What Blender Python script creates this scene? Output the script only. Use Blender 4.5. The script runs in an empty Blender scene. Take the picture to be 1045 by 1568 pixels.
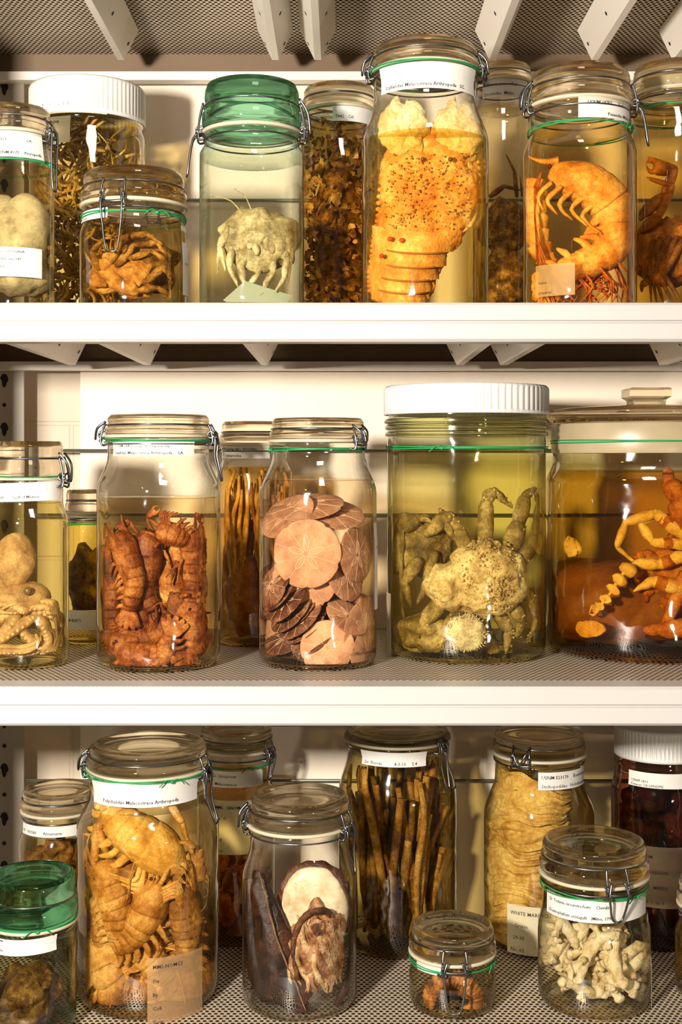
import bpy, math, random
from mathutils import Vector, noise, Matrix
random.seed(7)
S=0.0007; D=1.35; E=1.35; HX=522.0; HY=700.0
SH={0:-126.0,1:463.0,2:1052.0,3:1641.0}
def shz(i): return E-(SH[i]-HY)*S
def srgb(c):
    if isinstance(c,str):
        c=[int(c[i:i+2],16)/255 for i in (0,2,4)]
    return tuple([(x/12.92 if x<=.04045 else ((x+.055)/1.055)**2.4) for x in c[:3]])+(1,)
# ---------------------------------------------------------------- materials
def newmat(n):
    m=bpy.data.materials.new(n); m.use_nodes=True
    nt=m.node_tree; nt.nodes.clear()
    return m,nt,nt.nodes,nt.links
def mathn(N,L,op,a,b=None,c=None):
    n=N.new('ShaderNodeMath'); n.operation=op
    for i,v in enumerate((a,b,c)):
        if v is None: continue
        if isinstance(v,(int,float)): n.inputs[i].default_value=v
        else: L.new(v,n.inputs[i])
    return n.outputs[0]
def simple(n,col,rough=.5,metal=0,bump=0,bscale=200,var=0,trans=0):
    m,nt,N,L=newmat(n)
    o=N.new('ShaderNodeOutputMaterial'); p=N.new('ShaderNodeBsdfPrincipled')
    if trans:
        t=N.new('ShaderNodeBsdfTransparent'); ms=N.new('ShaderNodeMixShader'); ms.inputs[0].default_value=trans
        L.new(p.outputs[0],ms.inputs[1]); L.new(t.outputs[0],ms.inputs[2]); L.new(ms.outputs[0],o.inputs[0])
    else: L.new(p.outputs[0],o.inputs[0])
    p.inputs['Roughness'].default_value=rough; p.inputs['Metallic'].default_value=metal
    tc=N.new('ShaderNodeTexCoord'); nz=N.new('ShaderNodeTexNoise'); nz.inputs['Scale'].default_value=bscale
    L.new(tc.outputs['Object'],nz.inputs['Vector'])
    mx=N.new('ShaderNodeMix'); mx.data_type='RGBA'
    c=srgb(col); mx.inputs[6].default_value=tuple(x*(1-var) for x in c[:3])+(1,); mx.inputs[7].default_value=c
    L.new(nz.outputs['Fac'],mx.inputs[0]); L.new(mx.outputs[2],p.inputs['Base Color'])
    if bump:
        b=N.new('ShaderNodeBump'); b.inputs['Strength'].default_value=bump; b.inputs['Distance'].default_value=.001
        L.new(nz.outputs['Fac'],b.inputs['Height']); L.new(b.outputs[0],p.inputs['Normal'])
    return m
_tc={}
def tissue(c1,c2,c3,scale=60,rough=.35,bump=.6,speck=None,name='tissue',fine=None,mott=.55):
    key=(c1,c2,c3,scale,rough,bump,speck,fine,mott)
    if key in _tc: return _tc[key]
    m,nt,N,L=newmat(name)
    o=N.new('ShaderNodeOutputMaterial'); p=N.new('ShaderNodeBsdfPrincipled'); L.new(p.outputs[0],o.inputs[0])
    tc=N.new('ShaderNodeTexCoord'); nz=N.new('ShaderNodeTexNoise'); nz.inputs['Scale'].default_value=scale
    nz.inputs['Detail'].default_value=8; nz.inputs['Roughness'].default_value=.68
    L.new(tc.outputs['Object'],nz.inputs['Vector'])
    r=N.new('ShaderNodeValToRGB'); e=r.color_ramp.elements
    e[0].position=.36; e[0].color=srgb(c1); e[1].position=.64; e[1].color=srgb(c3)
    k=e.new(.49); k.color=srgb(c2)
    L.new(nz.outputs['Fac'],r.inputs[0]); col=r.outputs[0]
    n2=N.new('ShaderNodeTexNoise'); n2.inputs['Scale'].default_value=fine or max(160,scale*6); n2.inputs['Detail'].default_value=5
    n2.inputs['Roughness'].default_value=.65
    L.new(tc.outputs['Object'],n2.inputs['Vector'])
    # fine pigment mottling
    mr=N.new('ShaderNodeMapRange'); L.new(n2.outputs['Fac'],mr.inputs[0]); mr.inputs[1].default_value=.34; mr.inputs[2].default_value=.56; mr.inputs[3].default_value=mott; mr.inputs[4].default_value=0
    mm=N.new('ShaderNodeMix'); mm.data_type='RGBA'; L.new(mr.outputs[0],mm.inputs[0]); L.new(col,mm.inputs[6]); mm.inputs[7].default_value=srgb(c1)
    col=mm.outputs[2]
    if speck:
        v=N.new('ShaderNodeTexVoronoi'); v.inputs['Scale'].default_value=scale*6
        L.new(tc.outputs['Object'],v.inputs['Vector'])
        f=mathn(N,L,'MULTIPLY',mathn(N,L,'LESS_THAN',v.outputs['Distance'],.25),.6)
        mx=N.new('ShaderNodeMix'); mx.data_type='RGBA'; L.new(f,mx.inputs[0]); L.new(col,mx.inputs[6]); mx.inputs[7].default_value=srgb(speck)
        col=mx.outputs[2]
    L.new(col,p.inputs['Base Color']); p.inputs['Roughness'].default_value=rough
    p.inputs['Specular IOR Level'].default_value=.4
    b=N.new('ShaderNodeBump'); b.inputs['Strength'].default_value=min(1,bump*1.2); b.inputs['Distance'].default_value=.0024
    L.new(n2.outputs['Fac'],b.inputs['Height']); L.new(b.outputs[0],p.inputs['Normal'])
    _tc[key]=m; return m
def sq(c,e=.6): return tuple(x**e for x in srgb(c)[:3])+(1,)
def glassmat(gcol,lcol,level,edge=.55):
    m,nt,N,L=newmat('jar_glass')
    o=N.new('ShaderNodeOutputMaterial')
    tc=N.new('ShaderNodeTexCoord'); sx=N.new('ShaderNodeSeparateXYZ'); L.new(tc.outputs['Object'],sx.inputs[0])
    below=mathn(N,L,'LESS_THAN',sx.outputs[2],level)
    nz=N.new('ShaderNodeTexNoise'); nz.inputs['Scale'].default_value=16; nz.inputs['Detail'].default_value=2
    L.new(tc.outputs['Object'],nz.inputs['Vector'])
    mx=N.new('ShaderNodeMix'); mx.data_type='RGBA'; L.new(below,mx.inputs[0]); mx.inputs[6].default_value=sq(gcol,.5); mx.inputs[7].default_value=sq(lcol)
    lw=N.new('ShaderNodeLayerWeight'); lw.inputs['Blend'].default_value=.5
    f=lw.outputs['Facing']
    f3=mathn(N,L,'POWER',f,2.6)
    dk=N.new('ShaderNodeMix'); dk.data_type='RGBA'; dk.blend_type='MULTIPLY'
    L.new(mathn(N,L,'MULTIPLY',f3,edge*1.15),dk.inputs[0]); L.new(mx.outputs[2],dk.inputs[6]); dk.inputs[7].default_value=srgb('4a4428') if gcol!='d6f0e0' and gcol!='bfe0c8' else srgb('2c7a58')
    tr=N.new('ShaderNodeBsdfTransparent'); L.new(dk.outputs[2],tr.inputs[0])
    bp=N.new('ShaderNodeBump'); bp.inputs['Strength'].default_value=.6; bp.inputs['Distance'].default_value=.007
    L.new(nz.outputs['Fac'],bp.inputs['Height'])
    rf=N.new('ShaderNodeBsdfRefraction'); rf.inputs['IOR'].default_value=1.25; rf.inputs['Roughness'].default_value=0; L.new(dk.outputs[2],rf.inputs[0]); L.new(bp.outputs[0],rf.inputs['Normal'])
    m1=N.new('ShaderNodeMixShader'); L.new(mathn(N,L,'MULTIPLY',mathn(N,L,'POWER',f,2.2),.8),m1.inputs[0]); L.new(tr.outputs[0],m1.inputs[1]); L.new(rf.outputs[0],m1.inputs[2])
    gl=N.new('ShaderNodeBsdfGlossy'); gl.inputs['Roughness'].default_value=.05; gl.inputs[0].default_value=(1,1,1,1)
    L.new(bp.outputs[0],gl.inputs['Normal'])
    fac=mathn(N,L,'ADD',mathn(N,L,'MULTIPLY',mathn(N,L,'POWER',f,4.0),.7),.06)
    ms=N.new('ShaderNodeMixShader'); L.new(fac,ms.inputs[0]); L.new(m1.outputs[0],ms.inputs[1]); L.new(gl.outputs[0],ms.inputs[2])
    L.new(ms.outputs[0],o.inputs[0])
    return m
def solidglass(n,col,rough=.01,ior=1.45):
    m,nt,N,L=newmat(n); o=N.new('ShaderNodeOutputMaterial'); g=N.new('ShaderNodeBsdfGlass')
    g.inputs['Color'].default_value=srgb(col); g.inputs['Roughness'].default_value=rough; g.inputs['IOR'].default_value=ior
    t=N.new('ShaderNodeBsdfTransparent'); t.inputs[0].default_value=srgb(col)
    ms=N.new('ShaderNodeMixShader'); ms.inputs[0].default_value=.78
    L.new(t.outputs[0],ms.inputs[1]); L.new(g.outputs[0],ms.inputs[2]); L.new(ms.outputs[0],o.inputs[0]); return m
M_lid=solidglass('lid_glass','fdf8ec'); M_lidg=solidglass('lid_glass_green','c0e8d4')
M_wire=simple('steel_wire','77797c',.28,1); M_paper=simple('label_paper','d2cfca',.6,var=.06)
M_ink=simple('label_ink','1a1817',.6); M_green=simple('green_string','128044',.6)
M_gasket=simple('rubber_gasket','b9ae96',.5); M_white=simple('white_plastic','d2d0cc',.35)
M_paint=simple('white_powder_coat','aba8a6',.4,bump=.05,bscale=900,var=.04); M_chan=simple('channel_paint','e2dad0',.4,var=.04)
M_dark=simple('hole_dark','15120f',.8); M_recess_shade=simple('channel_painted_shade','6e5842',.6,var=.1)  # brown of the recessed rear web is shade put into its colour
M_yel=simple('aged_paper','c4b998',.7,var=.1)
def surfmat(col):
    m,nt,N,L=newmat('liquid_surface'); o=N.new('ShaderNodeOutputMaterial')
    t=N.new('ShaderNodeBsdfTransparent'); t.inputs[0].default_value=sq(col)
    g=N.new('ShaderNodeBsdfGlossy'); g.inputs['Roughness'].default_value=.03
    lw=N.new('ShaderNodeLayerWeight'); lw.inputs[0].default_value=.5
    ms=N.new('ShaderNodeMixShader'); L.new(mathn(N,L,'MULTIPLY',mathn(N,L,'POWER',lw.outputs['Facing'],4),.7),ms.inputs[0])
    L.new(t.outputs[0],ms.inputs[1]); L.new(g.outputs[0],ms.inputs[2]); L.new(ms.outputs[0],o.inputs[0]); return m
# ---------------------------------------------------------------- mesh builder
def cr(P,R,n):
    P=[Vector(p) for p in P]
    if not hasattr(R,'__len__'): R=[R]*len(P)
    out=[];ro=[]
    for i in range(len(P)-1):
        p0=P[max(i-1,0)];p1=P[i];p2=P[i+1];p3=P[min(i+2,len(P)-1)]
        for j in range(n):
            t=j/n;t2=t*t;t3=t2*t
            out.append(.5*((2*p1)+(p2-p0)*t+(2*p0-5*p1+4*p2-p3)*t2+(3*p1-p0-3*p2+p3)*t3)); ro.append(R[i]*(1-t)+R[i+1]*t)
    out.append(P[-1]); ro.append(R[-1]); return out,ro
class MB:
    def __init__(s): s.v=[];s.f=[];s.m=[]
    def add(s,v,f,m=0):
        b=len(s.v); s.v+= [Vector(x) for x in v]; s.f+=[tuple(i+b for i in q) for q in f]; s.m+=[m]*len(f)
    def tube(s,P,R,m=0,seg=8,n=4,flat=None,nseg=0,amp=.2,cap=True,closed=False):
        P,R=cr(P,R,n) if n>1 else ([Vector(p) for p in P],R if hasattr(R,'__len__') else [R]*len(P))
        V=[];F=[];a=None;K=len(P)
        for i,p in enumerate(P):
            t=(P[min(i+1,K-1)]-P[max(i-1,0)])
            if closed and i in(0,K-1): t=P[1]-P[K-2]
            if t.length<1e-9: t=Vector((0,0,1))
            t.normalize()
            if flat:
                A=t.cross(Vector((0,1,0)))
                if A.length<.05: A=Vector((1,0,0))
                A.normalize(); B=t.cross(A).normalized(); fa,fb=flat
            else:
                if a is None:
                    a=t.cross(Vector((.3,.9,.2))); 
                    if a.length<.1:a=t.cross(Vector((1,0,0)))
                a=(a-t*a.dot(t)).normalized(); A=a;B=t.cross(A);fa=fb=1
            r=R[i]
            if nseg: r*=1+amp*(.5-((i/(K-1)*nseg)%1.0))
            for j in range(seg):
                w=2*math.pi*j/seg; V.append(p+A*(math.cos(w)*r*fa)+B*(math.sin(w)*r*fb))
        for i in range(K-1):
            for j in range(seg):
                k=(j+1)%seg; F.append((i*seg+j,i*seg+k,(i+1)*seg+k,(i+1)*seg+j))
        if cap:
            F.append(tuple(range(seg))[::-1]); F.append(tuple((K-1)*seg+j for j in range(seg)))
        s.add(V,F,m)
    def ell(s,c,r,m=0,rot=0,nz=0,fr=80,nu=22,nv=14,fn=None):
        c=Vector(c);V=[];F=[];R=Matrix.Rotation(rot,3,'Y')
        for i in range(nv+1):
            ph=math.pi*i/nv
            for j in range(nu):
                th=2*math.pi*j/nu
                d=Vector((math.sin(ph)*math.cos(th),math.cos(ph),math.sin(ph)*math.sin(th)))
                k=fn(d) if fn else 1
                q=Vector((d.x*r[0]*k,d.y*r[1],d.z*r[2]*k)); q=R@q
                if nz: q*=1+nz*noise.noise((q+c)*fr)*1.6
                V.append(c+q)
        for i in range(nv):
            for j in range(nu):
                k=(j+1)%nu; F.append((i*nu+j,(i+1)*nu+j,(i+1)*nu+k,i*nu+k))
        s.add(V,F,m)
    def lathe(s,prof,m=0,seg=64,fn=None):
        V=[];F=[]
        for r,z in prof:
            for j in range(seg):
                w=2*math.pi*j/seg; q=r*(fn(w,z) if fn else 1); V.append((q*math.sin(w),-q*math.cos(w),z))
        for i in range(len(prof)-1):
            for j in range(seg):
                k=(j+1)%seg; F.append((i*seg+j,i*seg+k,(i+1)*seg+k,(i+1)*seg+j))
        s.add(V,F,m)
    def patch(s,r,a0,a1,z0,z1,m=0,tilt=0,n=14):
        V=[];F=[]; rr=r if callable(r) else (lambda z:r)
        for i in range(n+1):
            a=math.radians(a0+(a1-a0)*i/n); t=tilt*(i/n-.5)
            for z in (z0+t,(z0+z1)/2+t,z1+t):
                q=rr(z); V.append((q*math.sin(a),-q*math.cos(a),z))
        for i in range(n):
            for j in range(2):
                F.append((i*3+j,i*3+3+j,i*3+4+j,i*3+1+j))
        s.add(V,F,m)
    def ring(s,r,z,t,m=0,wob=0,seg=48,flat=None):
        P=[(r*math.sin(2*math.pi*i/seg),-r*math.cos(2*math.pi*i/seg),z+wob*math.sin(4*math.pi*i/seg+1)) for i in range(seg+1)]
        s.tube(P,t,m,seg=6,n=1,cap=False,closed=True)
    def box(s,x0,x1,y0,y1,z0,z1,m=0):
        V=[(x,y,z) for x in(x0,x1) for y in (y0,y1) for z in (z0,z1)]
        s.add(V,[(0,1,3,2),(4,6,7,5),(0,4,5,1),(2,3,7,6),(0,2,6,4),(1,5,7,3)],m)
    def prism(s,poly,x0,x1,m=0):
        n=len(poly); V=[(x0,y,z) for y,z in poly]+[(x1,y,z) for y,z in poly]
        F=[(i,(i+1)%n,n+(i+1)%n,n+i) for i in range(n)]+[tuple(range(n))[::-1],tuple(range(n,2*n))]
        s.add(V,F,m)
    def jitter(s,amp,fr,start=0):
        for i in range(start,len(s.v)):
            v=s.v[i]; s.v[i]=v+noise.noise_vector(v*fr)*amp
    def obj(s,name,mats,parent=None,smooth=True,loc=(0,0,0)):
        me=bpy.data.meshes.new(name); me.from_pydata([tuple(v) for v in s.v],[],s.f)
        for m in mats: me.materials.append(m)
        for p,mi in zip(me.polygons,s.m): p.material_index=mi; p.use_smooth=smooth
        me.update(); o=bpy.data.objects.new(name,me); bpy.context.scene.collection.objects.link(o)
        o.location=loc
        if parent: o.parent=parent
        return o
def text_mesh(txt,size):
    cu=bpy.data.curves.new('t','FONT'); cu.body=txt; cu.size=size; cu.resolution_u=1; cu.offset=.004*size
    o=bpy.data.objects.new('t',cu); bpy.context.scene.collection.objects.link(o)
    me=o.to_mesh(); v=[x.co.copy() for x in me.vertices]; f=[tuple(p.vertices) for p in me.polygons]
    o.to_mesh_clear(); bpy.data.objects.remove(o); bpy.data.curves.remove(cu); return v,f
def bent(mb,txt,size,r,a0,z,m=1,tilt=0):
    v,f=text_mesh(txt,size)
    if not v: return
    V=[]
    for p in v:
        zz=z+p.y+tilt*p.x; q=(r(zz) if callable(r) else r); a=math.radians(a0)+p.x/q; V.append((q*math.sin(a),-q*math.cos(a),zz))
    mb.add(V,f,m)
# ---------------------------------------------------------------- jar
class Jar:
    def __init__(s,name,cx,hw,Y,shelf,top,lidh,neck=.82,sh=None,level=None,g='f6f6ee',l='f0e2a0',lid='swing',lidcol=None,edge=.55,seg=64,lidw=None):
        s.k=1+Y/D; s.Y=Y; s.cx=cx; s.u=S*s.k; s.R=hw*s.u; s.base=HY+(SH[shelf]-HY)/s.k
        s.X=(cx-HX)*s.u; s.e=bpy.data.objects.new(name,None); s.e.empty_display_size=.02
        s.e.location=(s.X,Y,shz(shelf)); bpy.context.scene.collection.objects.link(s.e); s.z0=shz(shelf)
        h=s.h; R=s.R; nr=R*neck; s.nr=nr
        zl=h(top+lidh); zt=h(top); s.zl=zl; s.zt=zt
        sa,sb=sh; za=h(sa); zb=h(sb)
        pr=[(0.0001,.006),(R*.6,.0045),(R*.8,.002),(R*.88,0),(R*.95,.003),(R*.99,.009),(R,.018),(R,zb)]
        for i in range(1,9):
            t=i/8; q=t*t*(3-2*t); pr.append((R+(nr-R)*q,zb+(za-zb)*t))
        if lid=='swing': pr+=[(nr,zl-.006),(nr*1.045,zl-.004),(nr*1.045,zl-.001),(nr*.98,zl)]
        else: pr+=[(nr,zl+.0005)]
        if lid=='plastic':
            q=max(za+.001,zl-.012); pr=pr[:-1]+[(nr,q),(nr*1.02,q+.003),(nr,q+.006),(nr,zl)]
        s.pr=pr; lev=h(level) if level else -1
        mb=MB(); mb.lathe(pr,seg=seg); s.gm=glassmat(g,l,lev,edge); s.body=mb.obj('glass_body',[s.gm],s.e)
        mb=MB(); mb.ring(R*.90,.0035,.0028,0); mb.obj('base_ring',[M_lidg if lidcol=='green' else M_lid],s.e)
        if level:
            rl=s.rad(lev)*.985; mb=MB()
            mb.lathe([(0.0001,lev),(rl*.96,lev),(rl,lev+.0012)]); mb.obj('liquid_surface',[surfmat(l)],s.e)
        gm=M_lidg if lidcol=='green' else M_lid
        if lid=='swing':
            H=zt-zl; mb=MB()
            mb.lathe([(0.0001,zl+.001),(nr*.88,zl+.001),(nr*.92,zl+.0025),(nr*1.03,zl+.003),(nr*1.06,zl+.2*H),(nr*1.06,zl+.4*H),(nr*1.0,zl+.48*H),(nr*.985,zl+.62*H),(nr*1.005,zl+.72*H),(nr*1.0,zl+.86*H),(nr*.95,zl+H),(nr*.88,zl+H),(nr*.84,zl+.86*H),(nr*.5,zl+.82*H),(0.0001,zl+.84*H)])
            mb.obj('glass_lid',[gm],s.e)
            mb=MB(); mb.lathe([(nr*.93,zl-.0006),(nr*1.07,zl-.0004),(nr*1.075,zl+.0015),(nr*1.06,zl+.003),(nr*.93,zl+.003)]); mb.obj('gasket',[M_gasket],s.e)
            mb=MB(); mb.ring(nr*1.02,zl-.008,.0011); mb.ring(nr*1.015,zl+.55*H,.0011); mb.obj('wire_bands',[M_wire],s.e)
        elif lid=='plastic':
            H=zt-zl; rib=72; w=(lidw or 1.07)*nr
            mb=MB(); f=lambda a,z:(1+ (.012*math.cos(a*rib) if zl+.12*H<z<zl+.86*H else .012))
            mb.lathe([(w*.97,zl),(w*1.0,zl),(w,zl+.11*H),(w,zl+.13*H),(w,zl+.85*H),(w*.995,zl+.92*H),(w*.97,zl+.99*H),(w*.9,zl+H),(0.0001,zl+H)],seg=rib*4,fn=f)
            mb.obj('screw_cap',[M_white],s.e)
    def h(s,y): return (s.base-y)*s.u
    def rad(s,z):
        P=s.pr[6:]
        if z<=P[0][1]: return s.R
        for a,b in zip(P,P[1:]):
            if a[1]<=z<=b[1] and b[1]>a[1]: return a[0]+(b[0]-a[0])*(z-a[1])/(b[1]-a[1])
        return s.nr
    def p(s,x,y,dy=0):
        k=1+(s.Y+dy)/D
        return Vector(((x-HX)*S*k-s.X,dy,(HY-y)*S*k+E-s.z0))
    def inset(s,pts,r):
        out=[]
        for v in pts:
            v=Vector(v); v.z=max(v.z,.008+r*.6); q=math.hypot(v.x,v.y); m=s.rad(v.z)*.93-r*.7
            if q>m: v.x*=m/q; v.y*=m/q
            out.append(v)
        return out
    def fit(s,mb,f=.95,i0=0):
        for i in range(i0,len(mb.v)):
            v=mb.v[i]; v.z=min(max(v.z,.007),s.zl-.004); q=math.hypot(v.x,v.y); m=s.rad(v.z)*f
            if v.z<.018: m*=.93
            if q>m: v.x*=m/q; v.y*=m/q
    def put(s,mb,name,mats,f=.95):
        s.fit(mb,f); return mb.obj(name,mats,s.e)
    def label(s,y0,y1,a0,a1,lines,size=5.5,ta=None,tilt=0,out=True,mat=None,name='paper_label'):
        z1=s.h(y0); z0=s.h(y1); off=.0013 if out else -.0022
        r=lambda z:s.rad(z)+off; r2=lambda z:s.rad(z)+off+.0004
        mb=MB(); mb.patch(r,a0,a1,z0,z1,0,tilt)
        n=len(lines); 
        if ta is None: ta=a0+4
        hh=(z1-z0)/max(n,1)
        for i,t in enumerate(lines):
            bent(mb,t,size*1.1*s.u,r2,ta,z1-hh*(i+.78),1,tilt/(max(1e-5,math.radians(a1-a0)*s.nr)))
        mb.obj(name,[mat or M_paper,M_ink],s.e)
    def string(s,y,knot=0,wob=.0008):
        z=s.h(y); r=s.rad(z)+.0022; mb=MB(); mb.ring(r,z,.0009,0,wob); mb.ring(r+.0003,z+.0018,.0008,0,-wob)
        if knot is not None:
            a=math.radians(knot); c=Vector((r*math.sin(a),-r*math.cos(a)-.001,z)); t=Vector((math.cos(a),math.sin(a),0))
            mb.ell(c,(.0025,.002,.002)); 
            for sg in(-1,1):
                mb.tube([c,c+t*sg*.006+Vector((0,-.002,.003)),c+t*sg*.012+Vector((0,-.002,.001*sg)),c+t*sg*.016+Vector((0,-.001,-.004))],.0007,seg=5)
        mb.obj('green_string',[M_green],s.e)
    def clamp(s,ang,L=.04,kind='lever',w=.008,out=.006):
        a=math.radians(ang); o=Vector((math.sin(a),-math.cos(a),0)); t=Vector((math.cos(a),math.sin(a),0)); H=s.zt-s.zl
        n=s.nr; Z=Vector((0,0,1)); q=lambda r,tt,z: o*(n+r)+t*tt+Z*z
        mb=MB(); zl=s.zl; W=.0014
        for tt in(-w,w):
            mb.tube([q(.001,tt*1.4,zl-.008),q(out,tt*1.1,zl-.009),q(out+.002,tt,zl-.003),q(out,tt,zl+.3*H),q(.002,tt*.9,zl+.6*H)],W,seg=6)
        mb.tube([q(out+.001,-w*1.1,zl-.003),q(out+.003,0,zl-.004),q(out+.001,w*1.1,zl-.003)],W*1.2,seg=6)
        for tt in (-w,w):
            c=[q(out+.004*math.cos(x),tt,zl+.003+.004*math.sin(x)) for x in [i*math.pi/3 for i in range(7)]]
            mb.tube(c,W,seg=6,n=2)
        if kind=='lever':
            z2=zl-.006-L; rr=lambda z: max(s.rad(max(z,.01))-n,0)+.004
            P=[q(out+.002,-w*.6,zl+.25*H),q(out+.005,-w*.9,zl-.004),q(max(out+.004,rr(zl-L*.5)),-w*.8,zl-L*.5),q(rr(z2)+.002,-w*.5,z2+.004),q(rr(z2)+.003,0,z2),q(rr(z2)+.002,w*.5,z2+.004),q(max(out+.004,rr(zl-L*.5)),w*.8,zl-L*.5),q(out+.005,w*.9,zl-.004),q(out+.002,w*.6,zl+.25*H)]
            mb.tube(P,W,seg=6)
        elif kind=='open':
            z2=zl-L
            P=[q(.004,-w*.6,zl),q(.014,-w*.8,zl-.008),q(.02,-w*.5,z2+.004),q(.021,0,z2),q(.02,w*.5,z2+.004),q(.014,w*.8,zl-.008),q(.004,w*.6,zl)]
            mb.tube(P,W,seg=6)
        else:
            mb.tube([q(.002,-w,zl+.7*H),q(out+.006,-w*.7,zl+.4*H),q(out+.008,0,zl-.002),q(out+.006,w*.7,zl+.4*H),q(.002,w,zl+.7*H)],W,seg=6)
        mb.obj('wire_clamp',[M_wire],s.e)
V=Vector
def xf(o,rot,a,b,c):
    return Vector((o.x+a*math.cos(rot)-b*math.sin(rot),o.y-c,o.z+a*math.sin(rot)+b*math.cos(rot)))
def limb(mb,P,r,m=0,seg=8):
    for i in range(len(P)-1):
        a=P[i];b=P[i+1];r0=r*(1-.2*i);last=i==len(P)-2
        R=[r0*.75,r0*1.0,r0*.95,r0*.65] if not last else [r0*.75,r0*.8,r0*.5,r0*.1]
        mb.tube([a,a.lerp(b,.3),a.lerp(b,.75),b],R,m,seg=seg,n=3)
        mb.ell(a,(r0*.8,)*3,m,nu=8,nv=6)
def claw(mb,a,d,L,m=0,w=.3,side=1):
    d=d.normalized(); n=Vector((d.z,0,-d.x))*side
    mb.tube([a,a+d*L*.2,a+d*L*.45,a+d*L*.6],[L*w*.35,L*w*.8,L*w*.9,L*w*.5],m,seg=10,flat=(1,.65))
    mb.tube([a+d*L*.4+n*L*.1,a+d*L*.7+n*L*.17,a+d*L*1.0+n*L*.03],[L*w*.5,L*w*.35,L*w*.05],m,seg=8)
    mb.tube([a+d*L*.45-n*L*.12,a+d*L*.7-n*L*.18,a+d*L*.98-n*L*.0],[L*w*.35,L*w*.25,L*w*.04],m,seg=8)
def crab(mb,o,w,h,rot=0,legL=.04,r=.0035,m=0,teeth=9,thick=.5,nzz=.1,droop=.3,claws=True,cm=None,curl=.3,fr=120):
    def fn(d):
        th=math.atan2(d.z,d.x); return 1+.05*abs(math.sin(teeth*th))*(1 if d.z>-.3 else 0)-.12*max(0,-d.z)
    mb.ell(o,(w,min(w,h)*thick,h),m,-rot,nzz,fr,nu=48,nv=28,fn=fn)
    for sg in(-1,1):
        for i in range(4):
            th=math.radians(32-i*30); dx=math.cos(th)*sg; dz=math.sin(th)
            b=(w*.8*dx,h*.75*dz,-.001)
            L=legL*(1-.08*i); up=.5-.25*i
            j1=(b[0]+L*.38*sg*.85,b[1]+L*.38*up,L*.18)
            j2=(j1[0]+L*.34*sg*(.8-curl),j1[1]+L*.34*(up*.4-droop*.8),L*.22)
            j3=(j2[0]+L*.32*sg*(.3-curl),j2[1]-L*.32*(.6+droop*.6),L*.1)
            limb(mb,[xf(o,rot,*q) for q in (b,j1,j2,j3)],r,m)
        mb.tube([xf(o,rot,sg*w*.25,h*.85,.002),xf(o,rot,sg*w*.28,h*1.08,.005)],[r*.4,r*.5],m,n=1,seg=6)
        if claws:
            b=xf(o,rot,sg*w*.6,h*.6,.003); j=xf(o,rot,sg*w*1.1,h*1.0,.01); k2=xf(o,rot,sg*w*.85,h*1.35,.014)
            limb(mb,[b,j],r*1.5,m); limb(mb,[j,k2],r*1.4,m)
            claw(mb,k2,xf(o,rot,sg*w*.35,h*1.6,.016)-k2,legL*.55,m,.3,sg)
def segbody(mb,P,r,m=0,nseg=9,legs=True,fan=True,L=.012,flat=(1,.7),lp=.5,amp=.3):
    Q,_=cr(P,r,5); K=len(Q)
    R=[r*(.55+.5*math.sin(math.pi*min(1,(i/(K-1))*.9+.15))) for i in range(K)]
    mb.tube(Q,R,m,seg=16,n=4,flat=flat,nseg=nseg,amp=amp)
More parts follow.
